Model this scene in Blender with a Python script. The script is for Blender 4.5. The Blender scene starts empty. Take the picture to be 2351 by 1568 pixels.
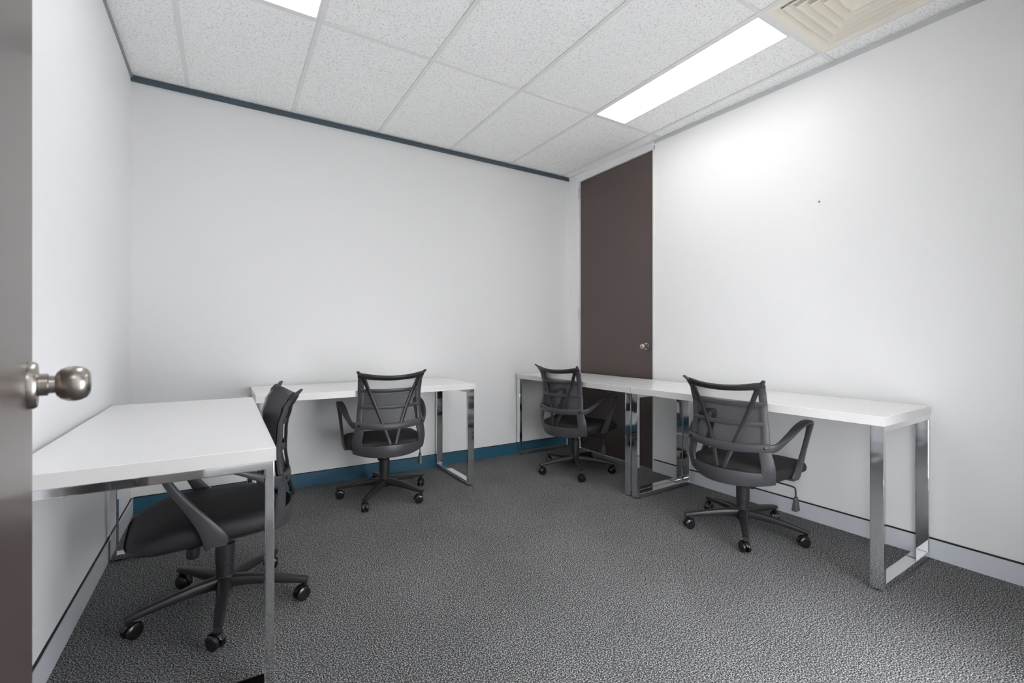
import bpy, bmesh, math, random
from mathutils import Vector, Matrix
R = math.radians
random.seed(4)
SC = bpy.context.scene
COL = SC.collection

# ------------------------------------------------------------------ camera, world, light, exposure
CAM_X, CAM_Y, CAM_Z, YAW, FPX = 1.0233, -3.5667, 1.0626, 0.55846, 1056.0
cam_data = bpy.data.cameras.new('camera')
cam = bpy.data.objects.new('camera', cam_data)
COL.objects.link(cam)
cam.location = (CAM_X, CAM_Y, CAM_Z)
cam.rotation_euler = (math.pi/2, 0, -YAW)
cam_data.sensor_fit = 'HORIZONTAL'
cam_data.sensor_width = 36.0
cam_data.lens = FPX/2351*36.0
cam_data.shift_y = -8.57/2351
cam_data.clip_start = 0.01
cam_data.dof.use_dof = True
cam_data.dof.focus_distance = 3.0
cam_data.dof.aperture_fstop = 5.6
SC.camera = cam

world = bpy.data.worlds.new('world')
SC.world = world
world.use_nodes = True
bg = world.node_tree.nodes['Background']
bg.inputs[0].default_value = (0.965, 0.975, 1.0, 1)
bg.inputs[1].default_value = 6.8
PANEL_STRENGTH = 3.7
SC.view_settings.view_transform = 'Standard'
SC.view_settings.look = 'None'
SC.view_settings.gamma = 1.0
SC.view_settings.use_curve_mapping = False
SC.view_settings.exposure = 0.94
SC.cycles.max_bounces = 14
SC.cycles.diffuse_bounces = 8
SC.cycles.glossy_bounces = 6
SC.cycles.transparent_max_bounces = 16
SC.cycles.sample_clamp_indirect = 8.0

# ------------------------------------------------------------------ materials
MATS = {}
def srgb(r, g, b):
    f = lambda c: (c/255/12.92) if c/255 <= 0.04045 else ((c/255+0.055)/1.055)**2.4
    return (f(r), f(g), f(b), 1.0)

def mat(name, col, rough=0.5, metal=0.0, spec=0.5, noise=None, bump=None, emit=None):
    """noise=(scale, amount) value variation; bump=(scale, strength, distance)"""
    m = bpy.data.materials.new(name)
    m.use_nodes = True
    nt = m.node_tree
    b = nt.nodes['Principled BSDF']
    b.inputs['Base Color'].default_value = col
    b.inputs['Roughness'].default_value = rough
    b.inputs['Metallic'].default_value = metal
    b.inputs['Specular IOR Level'].default_value = spec
    tc = nt.nodes.new('ShaderNodeTexCoord')
    if noise:
        n = nt.nodes.new('ShaderNodeTexNoise')
        n.inputs['Scale'].default_value = noise[0]
        n.inputs['Detail'].default_value = 4
        nt.links.new(tc.outputs['Object'], n.inputs['Vector'])
        mx = nt.nodes.new('ShaderNodeMix'); mx.data_type = 'RGBA'
        k = noise[1]
        mx.inputs['A'].default_value = tuple(c*(1-k) for c in col[:3]) + (1,)
        mx.inputs['B'].default_value = tuple(min(1, c*(1+k)) for c in col[:3]) + (1,)
        nt.links.new(n.outputs['Fac'], mx.inputs['Factor'])
        nt.links.new(mx.outputs['Result'], b.inputs['Base Color'])
    if bump:
        n2 = nt.nodes.new('ShaderNodeTexNoise')
        n2.inputs['Scale'].default_value = bump[0]
        n2.inputs['Detail'].default_value = 3
        nt.links.new(tc.outputs['Object'], n2.inputs['Vector'])
        bp = nt.nodes.new('ShaderNodeBump')
        bp.inputs['Strength'].default_value = bump[1]
        bp.inputs['Distance'].default_value = bump[2]
        nt.links.new(n2.outputs['Fac'], bp.inputs['Height'])
        nt.links.new(bp.outputs['Normal'], b.inputs['Normal'])
    if emit:
        b.inputs['Emission Color'].default_value = emit[0]
        b.inputs['Emission Strength'].default_value = emit[1]
    MATS[name] = m
    return m

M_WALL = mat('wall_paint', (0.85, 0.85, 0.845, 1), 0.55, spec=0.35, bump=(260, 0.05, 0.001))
M_WALL_B = mat('wall_paint_back_dimmed', (0.715, 0.715, 0.71, 1), 0.55, spec=0.35, bump=(260, 0.05, 0.001))  # darker than the side walls, dimmer light put into the paint colour
M_CORR = mat('grey_corridor_paint', (0.42, 0.42, 0.43, 1), 0.6)  # grey chosen to dim what the unseen corridor reflects
M_WALL_L = mat('wall_paint_left', (0.85, 0.855, 0.875, 1), 0.5, spec=0.4, bump=(260, 0.05, 0.001))
M_TEAL = mat('teal_paint', srgb(38, 84, 106), 0.4, noise=(6, 0.1))
M_TEAL_TRIM = mat('teal_trim_paint', srgb(62, 78, 88), 0.45)
M_ALU = mat('satin_aluminium', srgb(208, 211, 217), 0.4, metal=0.0, noise=(40, 0.03))
M_ALU_TRIM = mat('grey_angle_trim', srgb(150, 151, 153), 0.5)
M_SHADOW_TRIM = mat('light_grey_angle', srgb(196, 197, 199), 0.5)
M_BLACK_GAP = mat('black_gap', (0.012, 0.012, 0.012, 1), 0.7)
M_DOOR = mat('brown_laminate', srgb(86, 74, 71), 0.28, spec=0.5, noise=(3, 0.08), bump=(150, 0.03, 0.001))
M_FRAME = mat('white_frame_paint', (0.78, 0.78, 0.77, 1), 0.4)
M_STEEL = mat('brushed_steel', srgb(176, 170, 162), 0.27, metal=1.0, bump=(400, 0.03, 0.0005))
M_CHROME = mat('chrome', (0.80, 0.81, 0.82, 1), 0.06, metal=1.0, bump=(60, 0.012, 0.001))
M_TOP = mat('white_laminate', (0.84, 0.84, 0.84, 1), 0.22, spec=0.4)
M_EDGE_SHADE = mat('shaded_edge_band', (0.66, 0.652, 0.64, 1), 0.35)  # greyer than the top: shade on the desk sides is put into the colour
M_PLASTIC = mat('black_plastic', srgb(64, 64, 68), 0.42, spec=0.45, bump=(500, 0.08, 0.0004))
M_PLASTIC_D = mat('dark_plastic', srgb(40, 40, 42), 0.4, spec=0.45)
M_CASTOR = mat('castor_black', srgb(26, 26, 28), 0.25, spec=0.6)
M_FABRIC = mat('black_seat_fabric', srgb(36, 36, 38), 0.62, spec=0.4, noise=(90, 0.15), bump=(900, 0.25, 0.0006))
M_BAR = mat('grid_bar_white', (0.77, 0.77, 0.765, 1), 0.45)
M_LOUVRE = mat('cream_louvre', srgb(237, 231, 218), 0.45)
M_DARK = mat('duct_dark', (0.05, 0.048, 0.042, 1), 0.8)
M_PANEL = mat('light_diffuser', (0.9, 0.9, 0.9, 1), 0.4, emit=((1.0, 0.99, 0.97, 1), PANEL_STRENGTH))
M_GLASS = bpy.data.materials.new('clear_glass'); M_GLASS.use_nodes = True
_nt = M_GLASS.node_tree; _g = _nt.nodes.new('ShaderNodeBsdfGlossy'); _g.inputs['Roughness'].default_value = 0.02
_t = _nt.nodes.new('ShaderNodeBsdfTransparent'); _m = _nt.nodes.new('ShaderNodeMixShader'); _m.inputs[0].default_value = 0.06
_nt.links.new(_t.outputs[0], _m.inputs[1]); _nt.links.new(_g.outputs[0], _m.inputs[2])
_nt.links.new(_m.outputs[0], _nt.nodes['Material Output'].inputs['Surface'])
M_TAG = mat('grey_lever', srgb(60, 60, 62), 0.45)

def carpet_material():
    m = bpy.data.materials.new('loop_carpet'); m.use_nodes = True
    nt = m.node_tree; b = nt.nodes['Principled BSDF']
    b.inputs['Roughness'].default_value = 0.95
    b.inputs['Specular IOR Level'].default_value = 0.1
    tc = nt.nodes.new('ShaderNodeTexCoord')
    v = nt.nodes.new('ShaderNodeTexVoronoi'); v.inputs['Scale'].default_value = 280
    n = nt.nodes.new('ShaderNodeTexNoise'); n.inputs['Scale'].default_value = 225; n.inputs['Detail'].default_value = 2
    big = nt.nodes.new('ShaderNodeTexNoise'); big.inputs['Scale'].default_value = 2.2; big.inputs['Detail'].default_value = 5
    for x in (v, n, big): nt.links.new(tc.outputs['Object'], x.inputs['Vector'])
    r = nt.nodes.new('ShaderNodeValToRGB')
    e = r.color_ramp.elements
    e[0].position = 0.38; e[0].color = srgb(40, 41, 43)
    e[1].position = 0.63; e[1].color = srgb(182, 182, 182)
    e2 = e.new(0.5); e2.color = srgb(82, 83, 84)
    nt.links.new(n.outputs['Fac'], r.inputs['Fac'])
    mx = nt.nodes.new('ShaderNodeMix'); mx.data_type = 'RGBA'; mx.blend_type = 'MULTIPLY'
    mx.inputs['Factor'].default_value = 1.0
    r2 = nt.nodes.new('ShaderNodeValToRGB')
    r2.color_ramp.elements[0].position = 0.3; r2.color_ramp.elements[0].color = (0.82, 0.82, 0.82, 1)
    r2.color_ramp.elements[1].position = 0.7; r2.color_ramp.elements[1].color = (1, 1, 1, 1)
    nt.links.new(big.outputs['Fac'], r2.inputs['Fac'])
    nt.links.new(r.outputs['Color'], mx.inputs['A']); nt.links.new(r2.outputs['Color'], mx.inputs['B'])
    nt.links.new(mx.outputs['Result'], b.inputs['Base Color'])
    bp = nt.nodes.new('ShaderNodeBump'); bp.inputs['Strength'].default_value = 0.22; bp.inputs['Distance'].default_value = 0.003
    nt.links.new(v.outputs['Distance'], bp.inputs['Height'])
    nt.links.new(bp.outputs['Normal'], b.inputs['Normal'])
    return m
M_CARPET = carpet_material()

def tile_material():
    m = bpy.data.materials.new('mineral_fibre_tile'); m.use_nodes = True
    nt = m.node_tree; b = nt.nodes['Principled BSDF']
    b.inputs['Roughness'].default_value = 0.9
    b.inputs['Specular IOR Level'].default_value = 0.15
    tc = nt.nodes.new('ShaderNodeTexCoord')
    n = nt.nodes.new('ShaderNodeTexNoise'); n.inputs['Scale'].default_value = 125; n.inputs['Detail'].default_value = 3
    n.inputs['Roughness'].default_value = 0.65
    nt.links.new(tc.outputs['Object'], n.inputs['Vector'])
    r = nt.nodes.new('ShaderNodeValToRGB')
    e = r.color_ramp.elements
    e[0].position = 0.33; e[0].color = (0.62, 0.62, 0.61, 1)
    e[1].position = 0.47; e[1].color = (0.93, 0.93, 0.92, 1)
    nt.links.new(n.outputs['Fac'], r.inputs['Fac'])
    nt.links.new(r.outputs['Color'], b.inputs['Base Color'])
    bp = nt.nodes.new('ShaderNodeBump'); bp.inputs['Strength'].default_value = 0.35; bp.inputs['Distance'].default_value = 0.002
    nt.links.new(n.outputs['Fac'], bp.inputs['Height'])
    nt.links.new(bp.outputs['Normal'], b.inputs['Normal'])
    return m
M_TILE = tile_material()

def net_material(name, col, alpha):
    m = bpy.data.materials.new(name); m.use_nodes = True
    nt = m.node_tree; b = nt.nodes['Principled BSDF']
    b.inputs['Base Color'].default_value = col
    b.inputs['Roughness'].default_value = 0.6
    tr = nt.nodes.new('ShaderNodeBsdfTransparent')
    mx = nt.nodes.new('ShaderNodeMixShader'); mx.inputs[0].default_value = alpha
    out = nt.nodes['Material Output']
    # woven threads cover more of the view the more obliquely the net is seen
    lw = nt.nodes.new('ShaderNodeLayerWeight'); lw.inputs['Blend'].default_value = 0.5
    mr = nt.nodes.new('ShaderNodeMapRange'); mr.inputs['To Min'].default_value = alpha; mr.inputs['To Max'].default_value = 1.0
    mr.inputs['From Min'].default_value = 0.25; mr.inputs['From Max'].default_value = 0.62
    nt.links.new(lw.outputs['Facing'], mr.inputs['Value']); nt.links.new(mr.outputs['Result'], mx.inputs[0])
    nt.links.new(tr.outputs[0], mx.inputs[1]); nt.links.new(b.outputs[0], mx.inputs[2])
    nt.links.new(mx.outputs[0], out.inputs['Surface'])
    return m
M_NET = net_material('back_netting', srgb(56, 55, 60), 0.30)
M_NET2 = net_material('lumbar_netting', srgb(48, 48, 52), 0.60)

# ------------------------------------------------------------------ helpers
def link(name, bm, material, parent=None, smooth=False, angle=35, bevel=None):
    me = bpy.data.meshes.new(name)
    bmesh.ops.recalc_face_normals(bm, faces=bm.faces[:])
    bm.to_mesh(me); bm.free()
    o = bpy.data.objects.new(name, me)
    me.materials.append(material)
    COL.objects.link(o)
    if smooth:
        me.shade_smooth()
        me.set_sharp_from_angle(angle=R(angle))
    if bevel:
        md = o.modifiers.new('bevel', 'BEVEL'); md.width = bevel; md.segments = 2; md.limit_method = 'ANGLE'
    if parent: o.parent = parent
    return o

def box(bm, x0, x1, y0, y1, z0, z1):
    vs = [bm.verts.new((x, y, z)) for z in (z0, z1) for y in (y0, y1) for x in (x0, x1)]
    for f in ((0,1,3,2),(4,6,7,5),(0,4,5,1),(2,3,7,6),(0,2,6,4),(1,5,7,3)):
        bm.faces.new([vs[i] for i in f])

def hexa(bm, pts):
    """8 points: bottom loop of 4, top loop of 4"""
    vs = [bm.verts.new(p) for p in pts]
    for f in ((3,2,1,0),(4,5,6,7),(0,1,5,4),(1,2,6,5),(2,3,7,6),(3,0,4,7)):
        bm.faces.new([vs[i] for i in f])

def lathe(bm, prof, n=24, mtx=None):
    """prof: list of (radius, z); closed caps when radius is 0"""
    rings = []
    for r, z in prof:
        if r < 1e-6:
            rings.append([bm.verts.new((0, 0, z))])
        else:
            rings.append([bm.verts.new((r*math.cos(2*math.pi*i/n), r*math.sin(2*math.pi*i/n), z)) for i in range(n)])
    for a, b in zip(rings[:-1], rings[1:]):
        for i in range(n):
            j = (i+1) % n
            if len(a) == 1 and len(b) == 1: continue
            if len(a) == 1: bm.faces.new((a[0], b[i], b[j]))
            elif len(b) == 1: bm.faces.new((a[i], a[j], b[0]))
            else: bm.faces.new((a[i], a[j], b[j], b[i]))
    if mtx is not None:
        bmesh.ops.transform(bm, matrix=mtx, verts=[v for ring in rings for v in ring])

def sweep(bm, pts, sides, norms, aa, bb, n=10, e=0.55):
    """superelliptic section (half sizes aa along side, bb along normal) swept along pts"""
    rings = []
    for p, s, nn, a, b in zip(pts, sides, norms, aa, bb):
        ring = []
        for i in range(n):
            t = 2*math.pi*(i+0.5)/n
            c, q = math.cos(t), math.sin(t)
            ring.append(bm.verts.new(Vector(p) + Vector(s)*a*math.copysign(abs(c)**e, c) + Vector(nn)*b*math.copysign(abs(q)**e, q)))
        rings.append(ring)
    for r0, r1 in zip(rings[:-1], rings[1:]):
        for i in range(n):
            bm.faces.new((r0[i], r0[(i+1) % n], r1[(i+1) % n], r1[i]))
    bm.faces.new(rings[0][::-1]); bm.faces.new(rings[-1])

def smooth_path(ctrl, n):
    """Catmull-Rom through tuples of any length"""
    out = []
    m = len(ctrl)
    for k in range(n):
        t = k/(n-1)*(m-1); i = min(int(t), m-2); u = t-i
        p0, p1, p2, p3 = ctrl[max(i-1, 0)], ctrl[i], ctrl[i+1], ctrl[min(i+2, m-1)]
        out.append(tuple(0.5*((2*b)+(c-a)*u+(2*a-5*b+4*c-d)*u*u+(3*b-a-3*c+d)*u**3) for a, b, c, d in zip(p0, p1, p2, p3)))
    return out

def interp(tab, z):
    if z <= tab[0][0]: return tab[0][1]
    for (z0, v0), (z1, v1) in zip(tab[:-1], tab[1:]):
        if z <= z1:
            u = (z-z0)/(z1-z0); u = u*u*(3-2*u)
            return v0+(v1-v0)*u
    return tab[-1][1]

def thing(name, label, cat, loc=(0, 0, 0), rz=0.0, group=None):
    o = bpy.data.objects.new(name, None); COL.objects.link(o)
    o.location = loc; o.rotation_euler = (0, 0, rz); o.empty_display_size = 0.1
    o['label'] = label; o['category'] = cat
    if group: o['group'] = group
    return o

def struct(name, bm, material, parent=None, label=None, **k):
    o = link(name, bm, material, parent, **k)
    o['kind'] = 'structure'
    if label: o['label'] = label
    return o

# ------------------------------------------------------------------ room shell
XL, XR, YF, H = 0.545, 3.927, -3.45, 2.637
WT = 0.10
# the right wall leans and twists slightly: its top edge runs outwards towards the front
XR_TOP_BACK, XR_TOP_FRONT = 3.905, 3.985
DY0, DY1, DTOP = -1.050, -0.135, 2.578       # door opening in the right wall
def xr(y, z):
    top = XR_TOP_BACK+(XR_TOP_FRONT-XR_TOP_BACK)*(-y/3.05)
    return XR+(top-XR)*(z/H)

bm = bmesh.new(); box(bm, XL-WT, XR+0.4, -3.75, WT, -0.08, 0); box(bm, -0.6, 1.95, -4.9, -3.75, -0.08, 0)
struct('floor', bm, M_CARPET, label='dark grey flecked loop carpet')

bm = bmesh.new(); box(bm, XL-WT, XR+WT+0.1, 0, WT, 0, H+0.06)
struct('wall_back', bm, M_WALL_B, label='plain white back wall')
bm = bmesh.new(); box(bm, XL-WT, XL, YF-WT, 0, 0, H+0.06)
struct('wall_left', bm, M_WALL_L, label='plain cool white left wall')
bm = bmesh.new()
def wall_piece(y0, y1, z0, z1):
    hexa(bm, [(xr(y0,z0),y0,z0),(xr(y0,z0)+WT,y0,z0),(xr(y1,z0)+WT,y1,z0),(xr(y1,z0),y1,z0),
              (xr(y0,z1),y0,z1),(xr(y0,z1)+WT,y0,z1),(xr(y1,z1)+WT,y1,z1),(xr(y1,z1),y1,z1)])
wall_piece(YF-WT, DY0, 0, H+0.06)
wall_piece(DY0, DY1, DTOP, H+0.06)
wall_piece(DY1, 0, 0, H+0.06)
struct('wall_right', bm, M_WALL, label='white right wall with a full height door opening')
bm = bmesh.new()
OX0, OX1 = 0.93, 1.775
box(bm, XL, OX0, YF-WT, YF, 0, H+0.06)
WX0, WX1, WZ0, WZ1 = 1.84, 3.10, 0.03, 1.40     # glazed opening behind the camera, unseen, added and cut low for fill light
box(bm, OX1, WX0, YF-WT, YF, 0, H+0.06)
box(bm, WX1, XR+0.1, YF-WT, YF, 0, H+0.06)
box(bm, WX0, WX1, YF-WT, YF, 0, WZ0)
box(bm, WX0, WX1, YF-WT, YF, WZ1, H+0.06)
struct('wall_front', bm, M_WALL)
bm = bmesh.new()                                  # unseen corridor outside the door, added for the light, open at its far left end
box(bm, -0.6, 1.95, -4.9, -4.8, 0, H+0.06); box(bm, 1.85, 1.95, -4.8, YF-WT, 0, H+0.06)
box(bm, -0.6, XL-WT, YF-WT, YF, 0, H+0.06); box(bm, -0.6, 1.95, -4.8, YF-WT, H+0.031, H+0.12)
corridor = struct('wall_corridor', bm, M_CORR)
bm = bmesh.new()
for a, b, c, d in ((WX0, WX1, WZ0, WZ0+0.05), (WX0, WX1, WZ1-0.05, WZ1), (WX0, WX0+0.05, WZ0+0.05, WZ1-0.05), (WX1-0.05, WX1, WZ0+0.05, WZ1-0.05)):
    box(bm, a, b, YF-0.075, YF-0.025, c, d)
win = struct('fill_window_1', bm, M_ALU)  # unseen window, added with its opening to let sky light in
bm = bmesh.new(); box(bm, WX0+0.05, WX1-0.05, YF-0.053, YF-0.047, WZ0+0.05, WZ1-0.05)
link('pane', bm, M_GLASS, win)

# ceiling: slab, lay-in tiles and grid bars
bm = bmesh.new(); box(bm, XL-WT, XR+0.4, YF-WT, WT, H+0.03, H+0.10)
ceiling = struct('ceiling', bm, M_BAR, label='suspended ceiling of speckled white tiles in a white grid')
L = [0.827+0.6*i for i in range(6)]
ROWS = [0.0, -1.1126, -2.3109, YF]
XT0 = XL-0.0
cols = [XT0]+L+[XR+0.06]
LIGHTS = [(5, 1), (2, 1)]      # (column index, row index) of the cells with a light
tile_i = 0
for ci in range(len(cols)-1):
    for ri in range(3):
        x0, x1 = cols[ci], cols[ci+1]
        y1, y0 = ROWS[ri], ROWS[ri+1]
        cells = [(x0, x1, y0, y1)]
        if ci == 5 and ri == 1: cells = [(x0+0.302, x1, y0, y1)]
        if ci == 1 and ri == 1: cells = [(x0, x1-0.302, y0, y1)]
        if ci == 5 and ri == 2: cells = [(x0, x1, y0, y1-0.612)]
        for (a, b, c, d) in cells:
            g = 0.0025
            bm = bmesh.new()
            dz = random.uniform(-0.0008, 0.0008)
            box(bm, a+g, b-g, c+g, d-g, H+0.0055+dz, H+0.02)
            t = link('ceiling_tile', bm, M_TILE, ceiling)
# grid bars: main bars along Y, short cross bars between them
for x in L:
    bm = bmesh.new()
    box(bm, x-0.0115, x+0.0115, YF, -0.0, H, H+0.0036)
    box(bm, x-0.004, x+0.004, YF, -0.0, H+0.003, H+0.028)
    link('grid_bar', bm, M_BAR, ceiling)
for y in ROWS[1:3]:
    for x0, x1 in zip(cols[:-1], cols[1:]):
        bm = bmesh.new()
        box(bm, x0+0.012, x1-0.012, y-0.0115, y+0.0115, H+0.0004, H+0.0038)
        link('cross_bar', bm, M_BAR, ceiling)
bm = bmesh.new(); box(bm, L[4]+0.012, L[5]-0.012, ROWS[2]-0.612-0.0115, ROWS[2]-0.612+0.0115, H+0.0004, H+0.0038)
link('cross_bar', bm, M_BAR, ceiling)

# trims where the walls meet the ceiling
bm = bmesh.new(); box(bm, XL, XR-0.02, -0.022, 0, H-0.029, H)
struct('trim_1', bm, M_TEAL_TRIM, label='dark teal strip along the top of the back wall')
bm = bmesh.new(); box(bm, XL, XL+0.010, YF, -0.022, H-0.014, H)
struct('trim_2', bm, M_ALU_TRIM, label='thin grey angle along the top of the left wall')
bm = bmesh.new()
def wall_strip(y0, y1, z0, z1, th):
    hexa(bm, [(xr(y0,z0)-th,y0,z0),(xr(y0,z0),y0,z0),(xr(y1,z0),y1,z0),(xr(y1,z0)-th,y1,z0),
              (xr(y0,z1)-th,y0,z1),(xr(y0,z1),y0,z1),(xr(y1,z1),y1,z1),(xr(y1,z1)-th,y1,z1)])
wall_strip(YF, DY0-0.005, H-0.026, H, 0.004)
struct('trim_3', bm, M_SHADOW_TRIM, label='grey shadow angle along the top of the right wall')
bm = bmesh.new(); wall_strip(DY1, -0.022, H-0.014, H, 0.008)
wall_strip(DY0-0.004, DY1, H-0.012, H, 0.006)
struct('trim_4', bm, M_FRAME, label='white angle above the far door')

# skirtings: face board plus a black strip in place of the shadow gap on top
bm = bmesh.new(); box(bm, XL, XL+0.012, YF, -0.012, 0, 0.093)
b = struct('baseboard_left', bm, M_ALU, label='silver skirting under the left wall')
bm = bmesh.new(); box(bm, XL, XL+0.006, YF, -0.012, 0.093, 0.098); link('gap_shade_strip', bm, M_BLACK_GAP, b, )
bm = bmesh.new(); box(bm, XL+0.0005, XR-0.0, -0.012, 0, 0, 0.096)
b = struct('baseboard_back', bm, M_TEAL, label='teal blue skirting under the back wall')
bm = bmesh.new(); box(bm, XL+0.013, XR-0.0, -0.007, 0, 0.096, 0.1005); link('gap_shade_strip', bm, M_BLACK_GAP, b)
bm = bmesh.new(); wall_strip(YF, DY0-0.008, 0.0, 0.090, 0.012)
b = struct('baseboard_right', bm, M_ALU, label='silver skirting under the right wall')
bm = bmesh.new(); wall_strip(YF, DY0-0.008, 0.0900, 0.0965, 0.008); link('gap_shade_strip', bm, M_BLACK_GAP, b)

# far door in the right wall
DX = XR+0.012                                   # door face, set a little back from the wall face
bm = bmesh.new(); box(bm, DX, DX+0.036, DY0+0.006, DY1-0.016, 0.006, DTOP-0.012)
door = struct('door_2', bm, M_DOOR, label='dark brown flush door in the right wall', bevel=0.0015)
bm = bmesh.new()
box(bm, XR-0.006, XR+0.09, DY1-0.014, DY1+0.022, 0, DTOP+0.014)
box(bm, XR-0.006, XR+0.09, DY0-0.010, DY0+0.004, 0, DTOP+0.014)
box(bm, XR-0.004, XR+0.09, DY0-0.010, DY1+0.022, DTOP-0.010, DTOP+0.020)
link('door_frame', bm, M_FRAME, door, bevel=0.001)
for z in (2.452, 1.291):
    bm = bmesh.new()
    box(bm, XR-0.012, XR+0.006, DY1-0.022, DY1-0.006, z-0.05, z+0.05)
    lathe(bm, [(0, -0.052), (0.007, -0.052), (0.007, 0.052), (0, 0.052)], 10, Matrix.Translation((XR-0.012, DY1-0.014, z)))
    link('hinge', bm, M_ALU, door, smooth=True)
def knob_set(parent, mtx):
    bm = bmesh.new()
    lathe(bm, [(0, 0), (0.0325, 0), (0.0325, 0.006), (0.030, 0.0095), (0.017, 0.0105), (0, 0.0105)], 40, mtx)
    link('rose', bm, M_STEEL, parent, smooth=True, angle=40)
    bm = bmesh.new()
    lathe(bm, [(0, 0.009), (0.0155, 0.009), (0.0155, 0.0195), (0.0125, 0.0205), (0.0122, 0.0265), (0.0165, 0.028),
               (0.0215, 0.0325), (0.0245, 0.0395), (0.0253, 0.0465), (0.0240, 0.0535), (0.0205, 0.0600), (0.0150, 0.0635), (0.006, 0.0645), (0, 0.0645)], 40, mtx)
    link('door_knob', bm, M_STEEL, parent, smooth=True, angle=50)
knob_set(door, Matrix.Translation((DX, -0.971, 0.993)) @ Matrix.Rotation(R(-90), 4, 'Y'))

# the open door beside the camera
DA = R(10.3)                                    # the leaf runs from its hinge towards +Y, leaning left
ddir = Vector((-math.sin(DA), math.cos(DA), 0)); dnor = Vector((math.cos(DA), math.sin(DA), 0))
KN = Vector((0.7945, -2.680, 0))                 # foot of the knob on the visible face
edge = KN+ddir*0.062; hinge = KN-ddir*0.748
bm = bmesh.new()
T0 = 0.037
pts = [hinge-dnor*T0, hinge, edge, edge-dnor*T0]
hexa(bm, [(p.x, p.y, 0.008) for p in pts]+[(p.x, p.y, 2.575) for p in pts])
door1 = struct('door_1', bm, M_DOOR, label='dark brown open door leaf at the left edge of the view', bevel=0.0015)
m = Matrix.Translation((KN.x, KN.y, 0.997)) @ Matrix(((ddir.x, 0, dnor.x, 0), (ddir.y, 0, dnor.y, 0), (0, -1, 0, 0), (0, 0, 0, 1)))
knob_set(door1, m)

# ceiling lights
def light(x0, x1, y0, y1, label):
    t = thing('ceiling_light', label, 'ceiling light', ((x0+x1)/2, (y0+y1)/2, H), group='recessed ceiling light panels')
    w, d = (x1-x0)/2, (y1-y0)/2
    bm = bmesh.new()
    f = 0.010
    box(bm, -w, w, -d, -d+f, 0.0005, 0.03); box(bm, -w, w, d-f, d, 0.0005, 0.03)
    box(bm, -w, -w+f, -d+f, d-f, 0.0005, 0.03); box(bm, w-f, w, -d+f, d-f, 0.0005, 0.03)
    link('frame', bm, M_BAR, t)
    bm = bmesh.new(); box(bm, -w+f, w-f, -d+f, d-f, 0.003, 0.008)
    link('diffuser', bm, M_PANEL, t, )['label'] = 'glowing white diffuser'
    return t
light(L[4]+0.012, L[4]+0.302, ROWS[2]+0.012, ROWS[1]-0.012, 'long lit white ceiling panel near the right wall, beside the air vent')
bm = bmesh.new(); box(bm, 0.20, 1.50, -4.45, -4.15, H+0.012, H+0.029)
link('corridor_fill_lamp', bm, M_PANEL, corridor)  # unseen lamp, added to brighten the left of the room
light(L[1]-0.302, L[1]-0.012, ROWS[2]+0.012, ROWS[1]-0.012, 'lit white ceiling panel cut off by the top edge, left of centre')

# air vent: square four-way diffuser of nested sloping blades
VX, VY, VS = (L[4]+L[5])/2, ROWS[2]-0.306, 0.294
vent = thing('ceiling_vent', 'cream four-way air vent with nested louvre blades in the ceiling grid', 'air vent', (VX, VY, H))
def square_ring(bm, r0, z0, r1, z1, th=0.0):
    a = [bm.verts.new((sx*r0, sy*r0, z0)) for sx, sy in ((-1,-1),(1,-1),(1,1),(-1,1))]
    c = [bm.verts.new((sx*r1, sy*r1, z1)) for sx, sy in ((-1,-1),(1,-1),(1,1),(-1,1))]
    for i in range(4):
        j = (i+1) % 4
        bm.faces.new((a[i], a[j], c[j], c[i]))
bm = bmesh.new()
square_ring(bm, VS, -0.001, 0.258, -0.001); square_ring(bm, 0.258, -0.001, 0.244, 0.012); square_ring(bm, 0.244, 0.012, 0.244, 0.055); square_ring(bm, VS, -0.001, VS, 0.01)
link('frame', bm, M_LOUVRE, vent)
bm = bmesh.new(); box(bm, -0.27, 0.27, -0.27, 0.27, 0.075, 0.085)
box(bm, -0.275, -0.27, -0.27, 0.27, 0.0, 0.085); box(bm, 0.27, 0.275, -0.27, 0.27, 0.0, 0.085)
box(bm, -0.27, 0.27, -0.275, -0.27, 0.0, 0.085); box(bm, -0.27, 0.27, 0.27, 0.275, 0.0, 0.085)
link('duct_box', bm, M_DARK, vent)
rb = 0.236
while rb > 0.03:
    bm = bmesh.new()
    square_ring(bm, rb, 0.002, rb-0.044, 0.050)
    square_ring(bm, rb, 0.002, rb-0.006, 0.000); square_ring(bm, rb-0.006, 0.000, rb-0.046, 0.044)
    link('louvre_blade', bm, M_LOUVRE, vent)
    rb -= 0.042

# scuff left by a removed fixing on the right wall
bm = bmesh.new(); lathe(bm, [(0, 0), (0.006, 0), (0.006, 0.006), (0.003, 0.009), (0, 0.009)], 10,
      Matrix.Translation((xr(-2.248, 1.85)-0.001, -2.248, 1.852)) @ Matrix.Rotation(R(-90), 4, 'Y'))
o = link('wall_plug', bm, M_ALU_TRIM, None, smooth=True)
o['label'] = 'tiny grey fixing on the bare right wall'; o['category'] = 'wall fixing'

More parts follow.
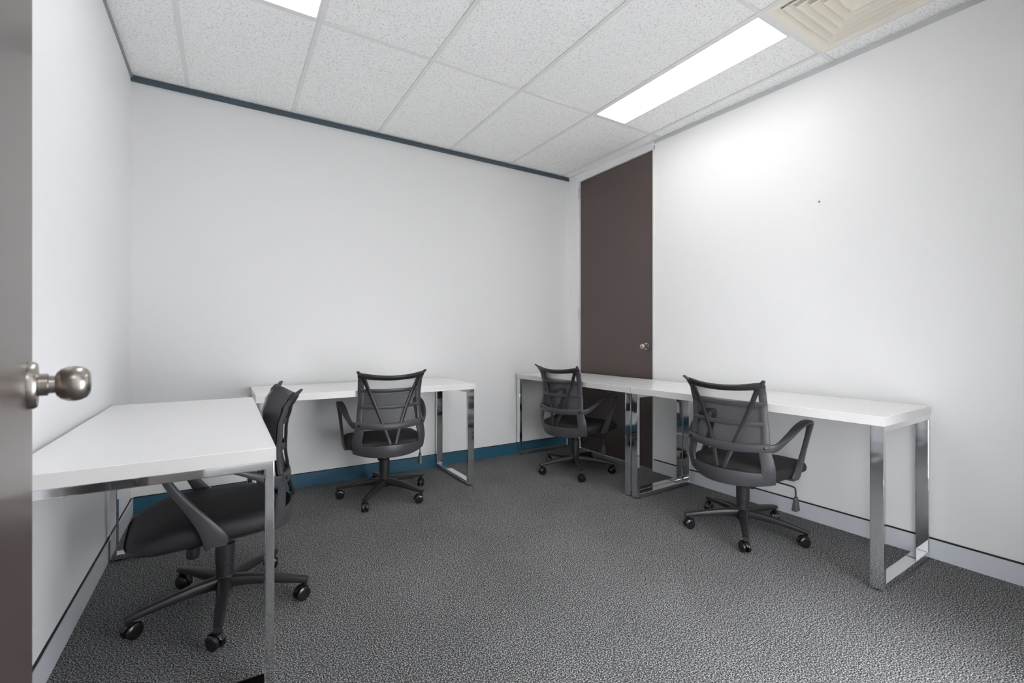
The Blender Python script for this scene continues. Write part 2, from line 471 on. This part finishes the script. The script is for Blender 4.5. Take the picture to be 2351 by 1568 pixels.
# ------------------------------------------------------------------ desks
DL, DD, DH, DT = 1.38, 0.60, 0.733, 0.040
def make_desk(label, loc, rz, dl=DL, dd=DD, inset=(0.002, 0.002)):
    """local: length along x, front edge at y=-dd/2, origin at floor centre"""
    t = thing('desk', label, 'desk', loc, rz, 'white desks with chrome hoop legs')
    bm = bmesh.new(); box(bm, -dl/2, dl/2, -dd/2, dd/2, DH-DT, DH)
    top = link('tabletop', bm, M_TOP, t, bevel=0.0015)
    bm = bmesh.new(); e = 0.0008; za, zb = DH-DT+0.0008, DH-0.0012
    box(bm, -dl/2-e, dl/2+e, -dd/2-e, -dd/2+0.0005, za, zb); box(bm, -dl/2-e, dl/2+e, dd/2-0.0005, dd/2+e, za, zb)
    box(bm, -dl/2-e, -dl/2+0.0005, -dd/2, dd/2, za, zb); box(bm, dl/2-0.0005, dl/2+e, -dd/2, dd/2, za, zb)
    link('edge_band', bm, M_EDGE_SHADE, top)['label'] = 'edge band greyed for shade'
    w, th = 0.050, 0.025
    for k, sx in enumerate((-1, 1)):
        xo = sx*(dl/2-inset[k]); x0, x1 = sorted((xo, xo-sx*w))
        y0, y1, z0, z1 = -dd/2+0.004, dd/2-0.004, 0.008, DH-DT
        bm = bmesh.new()
        o_ = [(y0, z0), (y1, z0), (y1, z1), (y0, z1)]
        i_ = [(y0+th, z0+th), (y1-th, z0+th), (y1-th, z1-th), (y0+th, z1-th)]
        V = {}
        for nm, lp in (('o', o_), ('i', i_)):
            for xi, x in enumerate((x0, x1)):
                V[nm, xi] = [bm.verts.new((x, y, z)) for y, z in lp]
        for i in range(4):
            j = (i+1) % 4
            bm.faces.new((V['o',0][i], V['o',0][j], V['o',1][j], V['o',1][i]))
            bm.faces.new((V['i',0][j], V['i',0][i], V['i',1][i], V['i',1][j]))
            bm.faces.new((V['o',0][j], V['o',0][i], V['i',0][i], V['i',0][j]))
            bm.faces.new((V['o',1][i], V['o',1][j], V['i',1][j], V['i',1][i]))
        hoop = link('hoop_leg', bm, M_CHROME, t, bevel=0.0025)
        for y in (y0+0.03, y1-0.03):
            bm = bmesh.new()
            lathe(bm, [(0, 0), (0.016, 0), (0.016, 0.008), (0, 0.008)], 14, Matrix.Translation(((x0+x1)/2, y, 0)))
            link('foot_pad', bm, M_CASTOR, hoop, smooth=True)
        for y in (y0+0.10, y1-0.10):
            bm = bmesh.new(); xa, xb = sorted((xo-sx*w, xo-sx*(w+0.05)))
            box(bm, xa, xb, y-0.03, y+0.03, DH-DT-0.005, DH-DT)
            link('fixing_plate', bm, M_STEEL, hoop)
    return t
RA = R(90)
make_desk('white desk against the left wall beside the open door', (0.545+0.0125+0.30, -2.016+0.69, 0), RA, dd=0.594, inset=(0.002, 0.035))
make_desk('white desk against the back wall in the left corner', (1.172+0.69, -0.0125-0.30, 0), 0)
tilt = R(1.15)
ux = Vector((-math.sin(tilt), math.cos(tilt), 0))          # along the right wall, going back
nx = Vector((-math.cos(tilt), -math.sin(tilt), 0))         # towards the room
P0 = Vector((3.343, -2.767, 0))                            # near front corner of the pair
RD = 0.576
c = P0+ux*0.689-nx*RD/2
make_desk('white desk along the right wall, the nearer of the end-to-end pair', c, -RA+tilt, dl=1.378, dd=RD)
c = P0+ux*(1.3815+0.685)-nx*RD/2
make_desk('white desk along the right wall in front of the brown door', c, -RA+tilt, dl=1.37, dd=RD)

# ------------------------------------------------------------------ office chair
YS = [(0.34, -0.232), (0.40, -0.236), (0.52, -0.212), (0.62, -0.202), (0.72, -0.208), (0.79, -0.228), (0.835, -0.255), (0.865, -0.292)]
HW = [(0.34, 0.232), (0.44, 0.234), (0.54, 0.209), (0.68, 0.199), (0.80, 0.203), (0.865, 0.213)]
def back_pt(x, z, off=0.0):
    cur = 0.052 if z > 0.5 else 0.052+0.05*(0.5-z)/0.16
    y = interp(YS, z)+cur*(x/0.21)**2
    return Vector((x, y-off, z))
def back_nrm(x, z):
    e = 0.006
    du = back_pt(x+e, z)-back_pt(x-e, z); dv = back_pt(x, z+e)-back_pt(x, z-e)
    n = du.cross(dv).normalized()
    if n.y > 0: n = -n
    return n                                                # points to the rear
def ztop(x): return 0.832+0.022*(x/0.205)**2

def ribbon(bm, xz, aa, bb, off=0.0):
    pts = [back_pt(x, z, off) for x, z in xz]
    nn = [back_nrm(x, z) for x, z in xz]
    sides = []
    for i in range(len(pts)):
        tg = (pts[min(i+1, len(pts)-1)]-pts[max(i-1, 0)]).normalized()
        sides.append(tg.cross(nn[i]).normalized())
    if not hasattr(aa, '__len__'): aa = [aa]*len(pts)
    if not hasattr(bb, '__len__'): bb = [bb]*len(pts)
    sweep(bm, pts, sides, nn, aa, bb)

def make_chair(label):
    t = thing('office_chair', label, 'office chair', group='black mesh office chairs')
    # --- five-star base with castors
    bm = bmesh.new()
    lathe(bm, [(0, 0.066), (0.030, 0.066), (0.036, 0.074), (0.036, 0.118), (0.030, 0.126), (0, 0.126)], 24)
    for k in range(5):
        a = R(72*k); d = Vector((math.cos(a), math.sin(a), 0)); s = Vector((-math.sin(a), math.cos(a), 0))
        ctrl = [(0.022, 0.100, 0.025, 0.023), (0.10, 0.100, 0.021, 0.020), (0.20, 0.090, 0.018, 0.016), (0.286, 0.078, 0.0155, 0.0125), (0.309, 0.074, 0.0145, 0.0105)]
        cs = smooth_path(ctrl, 9)
        pts = [d*r+Vector((0, 0, z)) for r, z, _, _ in cs]
        sweep(bm, pts, [s]*len(pts), [Vector((0, 0, 1))]*len(pts), [q[2] for q in cs], [q[3] for q in cs], n=12, e=0.6)
    base = link('star_base', bm, M_PLASTIC_D, t, smooth=True, angle=40)
    for k in range(5):
        bm = bmesh.new()
        for sx in (-1, 1):
            mt = Matrix.Translation((0.0, sx*0.0125, 0.0275)) @ Matrix.Rotation(R(90), 4, 'X')
            lathe(bm, [(0, -0.009), (0.014, -0.0095), (0.022, -0.0085), (0.0268, -0.0055), (0.0275, 0), (0.0268, 0.0055), (0.022, 0.0085), (0.014, 0.0095), (0, 0.009)], 24, mt)
        lathe(bm, [(0, -0.0215), (0.007, -0.0215), (0.007, 0.0215), (0, 0.0215)], 10, Matrix.Translation((0, 0, 0.0275)) @ Matrix.Rotation(R(90), 4, 'X'))
        # hood over the wheels
        hood = []
        for i in range(9):
            th = R(20+i*20)
            hood.append((0.0305*math.cos(th), 0.0275+0.0305*math.sin(th)))
        pts = [Vector((x, 0, z)) for x, z in hood]
        nn = [Vector((x, 0, z-0.0275)).normalized() for x, z in hood]
        sweep(bm, pts, [Vector((0, 1, 0))]*9, nn, [0.0035+0.010*math.sin(math.pi*i/8) for i in range(9)], [0.0022]*9)
        lathe(bm, [(0, 0.050), (0.009, 0.050), (0.009, 0.080), (0, 0.080)], 12, Matrix.Translation((0.012, 0, 0)))
        a = R(72*k)
        cst = link('castor', bm, M_CASTOR, base, smooth=True, angle=40)
        cst.matrix_local = Matrix.Translation((0.297*math.cos(a), 0.297*math.sin(a), 0)) @ Matrix.Rotation(a+R(random.uniform(-60, 60)), 4, 'Z') @ Matrix.Translation((-0.012, 0, 0))
    bm = bmesh.new()
    lathe(bm, [(0, 0.12), (0.0300, 0.12), (0.0315, 0.17), (0.0335, 0.172), (0.0345, 0.248), (0.030, 0.252), (0.0215, 0.252), (0.0215, 0.292), (0, 0.292)], 24)
    link('gas_column', bm, M_PLASTIC_D, t, smooth=True, angle=40)
    # --- mechanism
    bm = bmesh.new()
    hexa(bm, [(-0.055, -0.10, 0.285), (0.055, -0.10, 0.285), (0.045, 0.13, 0.292), (-0.045, 0.13, 0.292),
              (-0.10, -0.13, 0.337), (0.10, -0.13, 0.337), (0.10, 0.15, 0.337), (-0.10, 0.15, 0.337)])
    link('tilt_mechanism', bm, M_PLASTIC_D, t, bevel=0.006)
    bm = bmesh.new()
    lathe(bm, [(0, 0.222), (0.019, 0.222), (0.0225, 0.228), (0.0225, 0.262), (0.012, 0.266), (0.012, 0.30), (0, 0.30)], 20, Matrix.Translation((0, 0.105, 0)))
    link('tension_knob', bm, M_PLASTIC_D, t, smooth=True, angle=40)
    # height lever: bent wire with a hanging paddle
    bm = bmesh.new()
    ctrl = [(0.06, 0.03, 0.312), (0.17, 0.03, 0.310), (0.236, 0.03, 0.306), (0.252, 0.03, 0.296), (0.254, 0.03, 0.25)]
    cs = smooth_path(ctrl, 13)
    pts = [Vector(q) for q in cs]; Yv = Vector((0, 1, 0))
    nn = []
    for i in range(len(pts)):
        tg = (pts[min(i+1, 12)]-pts[max(i-1, 0)]).normalized(); nn.append(tg.cross(Yv).normalized())
    sweep(bm, pts, [Yv]*13, nn, [0.004]*13, [0.004]*13, n=8, e=1)
    lever = link('height_lever', bm, M_PLASTIC_D, t, smooth=True)
    bm = bmesh.new()
    hexa(bm, [(0.240, 0.008, 0.186), (0.268, 0.008, 0.186), (0.268, 0.052, 0.186), (0.240, 0.052, 0.186),
              (0.247, 0.018, 0.258), (0.261, 0.018, 0.258), (0.261, 0.042, 0.258), (0.247, 0.042, 0.258)])
    link('paddle', bm, M_TAG, lever, bevel=0.004)
    # --- seat: pan and waterfall cushion
    def cushion(levels, hx, hy, cy, ex, fall):
        bm = bmesh.new(); n = 56; rings = []
        for s, z in levels:
            if s == 0:
                rings.append([bm.verts.new((0, cy, z))]); continue
            ring = []
            for i in range(n):
                th = 2*math.pi*i/n; c_, s_ = math.cos(th), math.sin(th)
                px = math.copysign(abs(c_)**ex, c_)*(hx-(1-s)*hy); py = math.copysign(abs(s_)**ex, s_)*hy*s
                px *= 1-0.06*max(0, -s_)                        # a little narrower at the rear
                py = cy+py
                f = max(0.0, (py-0.10))/0.2
                ring.append(bm.verts.new((px, py, z-fall*f*f*(1.1 if z > 0.39 else 0.45)-0.006*(1-min(1, abs(px)/hx)**2)*(1 if z > 0.40 else 0))))
            rings.append(ring)
        for a, b2 in zip(rings[:-1], rings[1:]):
            for i in range(n):
                j = (i+1) % n
                if len(a) == 1: bm.faces.new((a[0], b2[j], b2[i]))
                elif len(b2) == 1: bm.faces.new((a[i], a[j], b2[0]))
                else: bm.faces.new((a[i], a[j], b2[j], b2[i]))
        return bm
    bm = cushion([(0, 0.349), (0.80, 0.349), (0.94, 0.351), (0.985, 0.360), (1.0, 0.378), (0.995, 0.394), (0.972, 0.408), (0.93, 0.417), (0.84, 0.424), (0.6, 0.430), (0.3, 0.432), (0, 0.432)], 0.245, 0.248, 0.055, 0.42, 0.040)
    link('seat_cushion', bm, M_FABRIC, t, smooth=True, angle=60)
    bm = cushion([(0, 0.335), (0.78, 0.335), (0.88, 0.339), (0.90, 0.352), (0, 0.352)], 0.243, 0.244, 0.052, 0.42, 0.036)
    link('seat_pan', bm, M_PLASTIC_D, t, smooth=True, angle=40)
    # --- back frame
    bm = bmesh.new()
    N = 22
    for sx in (-1, 1):
        ctrl = []
        zz = [0.52+(0.828-0.52)*i/(N-1) for i in range(N)]
        ribbon(bm, [(sx*(interp(HW, z)-0.018), z) for z in zz], [0.018]*N, [0.008]*N)
        # swept-back horn at each top corner
        ribbon(bm, [(sx*0.180, 0.822), (sx*0.192, 0.838), (sx*0.203, 0.852), (sx*0.214, 0.864)], [0.018, 0.014, 0.010, 0.007], [0.008, 0.008, 0.007, 0.006])
        # V-strut from the top corner through the waist bar to the shell
        bs = bmesh.new()
        cs = smooth_path([(sx*0.172, 0.818, 0.013), (sx*0.115, 0.68, 0.011), (sx*0.058, 0.53, 0.011), (sx*0.018, 0.405, 0.011)], 16)
        ribbon(bs, [(q[0], q[1]) for q in cs], [q[2] for q in cs], 0.006, off=0.010)
        link('back_strut', bs, M_PLASTIC_D, t, smooth=True, angle=45)
        # lower side limbs, broad
        cs = smooth_path([(sx*0.182, 0.545, 0.026), (sx*0.195, 0.48, 0.030), (sx*0.204, 0.42, 0.033), (sx*0.196, 0.366, 0.036)], 12)
        ribbon(bm, [(q[0], q[1]) for q in cs], [q[2] for q in cs], 0.009, off=0.004)
    xs = [-0.205+0.41*i/(N-1) for i in range(N)]
    bs = bmesh.new(); ribbon(bs, [(x, ztop(x)-0.015) for x in xs], 0.017, 0.0095)
    link('top_rail', bs, M_PLASTIC_D, t, smooth=True, angle=45)
    # waist bar
    xs = [-0.215+0.43*i/(N-1) for i in range(N)]
    ribbon(bm, [(x, 0.512+0.014*(x/0.21)**2) for x in xs], 0.021, 0.009, off=0.012)
    # bottom of the shell
    xs = [-0.222+0.444*i/(N-1) for i in range(N)]
    ribbon(bm, [(x, 0.358+0.014*(x/0.22)**4) for x in xs], [0.040-0.006*abs(x/0.22)**2 for x in xs], 0.009, off=0.004)
    frame = link('back_frame', bm, M_PLASTIC, t, smooth=True, angle=45)
    # curved carrier under the seat that joins shell and mechanism
    bm = bmesh.new()
    cs = smooth_path([(-0.214, 0.345, 0.10), (-0.208, 0.330, 0.10), (-0.185, 0.323, 0.10), (-0.13, 0.321, 0.09), (-0.06, 0.322, 0.08)], 16)
    pts = [Vector((0, y, z)) for y, z, _ in cs]; Xv = Vector((1, 0, 0)); nn = []
    for i in range(16):
        tg = (pts[min(i+1, 15)]-pts[max(i-1, 0)]).normalized(); nn.append(tg.cross(Xv).normalized())
    sweep(bm, pts, [Xv]*16, nn, [q[2] for q in cs], [0.008]*16)
    link('back_carrier', bm, M_PLASTIC, t, smooth=True, angle=45)
    for z, hw in ((0.735, 0.183), (0.632, 0.183)):
        bm = bmesh.new()
        xs = [-hw+2*hw*i/(N-1) for i in range(N)]
        ribbon(bm, [(x, z+0.008*(x/0.2)**2) for x in xs], 0.012, 0.005, off=0.006)
        link('rib', bm, M_PLASTIC, t, smooth=True)
    def net(z0, zt, inset, off, nx_=20, nz=14):
        bm = bmesh.new(); g = []
        for j in range(nz+1):
            row = []
            for i in range(nx_+1):
                u = -1+2*i/nx_
                z1 = zt(u*0.2); z = z0+(z1-z0)*j/nz
                x = u*(interp(HW, z)-inset)
                row.append(bm.verts.new(back_pt(x, z, off)))
            g.append(row)
        for j in range(nz):
            for i in range(nx_):
                bm.faces.new((g[j][i], g[j][i+1], g[j+1][i+1], g[j+1][i]))
        return bm
    link('mesh_panel', net(0.515, lambda x: ztop(x)-0.012, 0.004, -0.013), M_NET, t, smooth=True)['label'] = 'see-through dark netting'
    link('lumbar_panel', net(0.520, lambda x: 0.742, 0.020, -0.003), M_NET2, t, smooth=True)['label'] = 'denser netting over the lower back'
    # --- loop armrests
    for sx in (-1, 1):
        ctrl = [  # x, y, z, half width sideways, half thickness
            (0.207, -0.165, 0.520, 0.008, 0.021), (0.232, -0.135, 0.530, 0.009, 0.019), (0.252, -0.06, 0.572, 0.017, 0.012), (0.262, 0.03, 0.612, 0.022, 0.009),
            (0.266, 0.11, 0.630, 0.023, 0.009), (0.266, 0.165, 0.629, 0.021, 0.010), (0.264, 0.186, 0.608, 0.016, 0.012), (0.262, 0.165, 0.56, 0.012, 0.014),
            (0.260, 0.12, 0.49, 0.010, 0.017), (0.258, 0.075, 0.42, 0.009, 0.026), (0.254, 0.050, 0.372, 0.009, 0.036), (0.246, 0.042, 0.345, 0.009, 0.038)]
        cs = smooth_path(ctrl, 44)
        pts = [Vector((sx*q[0], q[1], q[2])) for q in cs]
        sides, nn = [], []
        for i in range(len(pts)):
            tg = (pts[min(i+1, len(pts)-1)]-pts[max(i-1, 0)]).normalized()
            s = (Xv-tg*tg.dot(Xv)).normalized(); sides.append(s); nn.append(tg.cross(s).normalized())
        bm = bmesh.new()
        sweep(bm, pts, sides, nn, [q[3] for q in cs], [q[4] for q in cs], n=14, e=0.6)
        # foot that tucks under the seat
        box(bm, *sorted((sx*0.12, sx*0.252)), 0.012, 0.075, 0.338, 0.348)
        arm = link('armrest', bm, M_PLASTIC, t, smooth=True, angle=45)
        bm = bmesh.new()
        p = back_pt(sx*0.196, 0.526, 0.020); nrm = back_nrm(sx*0.196, 0.52)
        q = nrm.to_track_quat('Z', 'Y').to_matrix().to_4x4()
        lathe(bm, [(0, 0), (0.008, 0), (0.008, 0.003), (0.005, 0.0045), (0, 0.0045)], 12, Matrix.Translation(p) @ q)
        link('screw_cap', bm, M_CASTOR, arm, smooth=True)
    return t

def copy_tree(o, parent=None):
    c = o.copy(); COL.objects.link(c)
    if parent:
        c.parent = parent
    for ch in list(o.children): copy_tree(ch, c)
    return c

def pose_chair(t, x, y, fwd, star, dz, label):
    rz = R(fwd-90)
    t.location = (x, y, 0); t.rotation_euler = (0, 0, rz); t['label'] = label
    for ch in t.children:
        if ch.name.startswith('star_base'):
            ch.rotation_euler = (0, 0, R(star)-rz)
        elif not ch.name.startswith('gas_column'):
            ch.location.z += dz                            # seat height set at the gas lift

proto = make_chair('')
CH = [(1.025, -1.412, -176, 122, -0.004, 'black mesh office chair tucked under the desk at the left wall, seen from its side'),
      (1.934, -0.490, 86, 159, -0.006, 'black mesh office chair at the back wall desk, seen from behind'),
      (3.402, -0.712, 11, 169, -0.012, 'black mesh office chair in front of the brown door, smallest in view'),
      (3.449, -2.089, 6, 142, -0.010, 'black mesh office chair at the nearer desk along the right wall')]
chairs = [proto]+[copy_tree(proto) for _ in CH[1:]]
for c_, args in zip(chairs, CH): pose_chair(c_, *args)
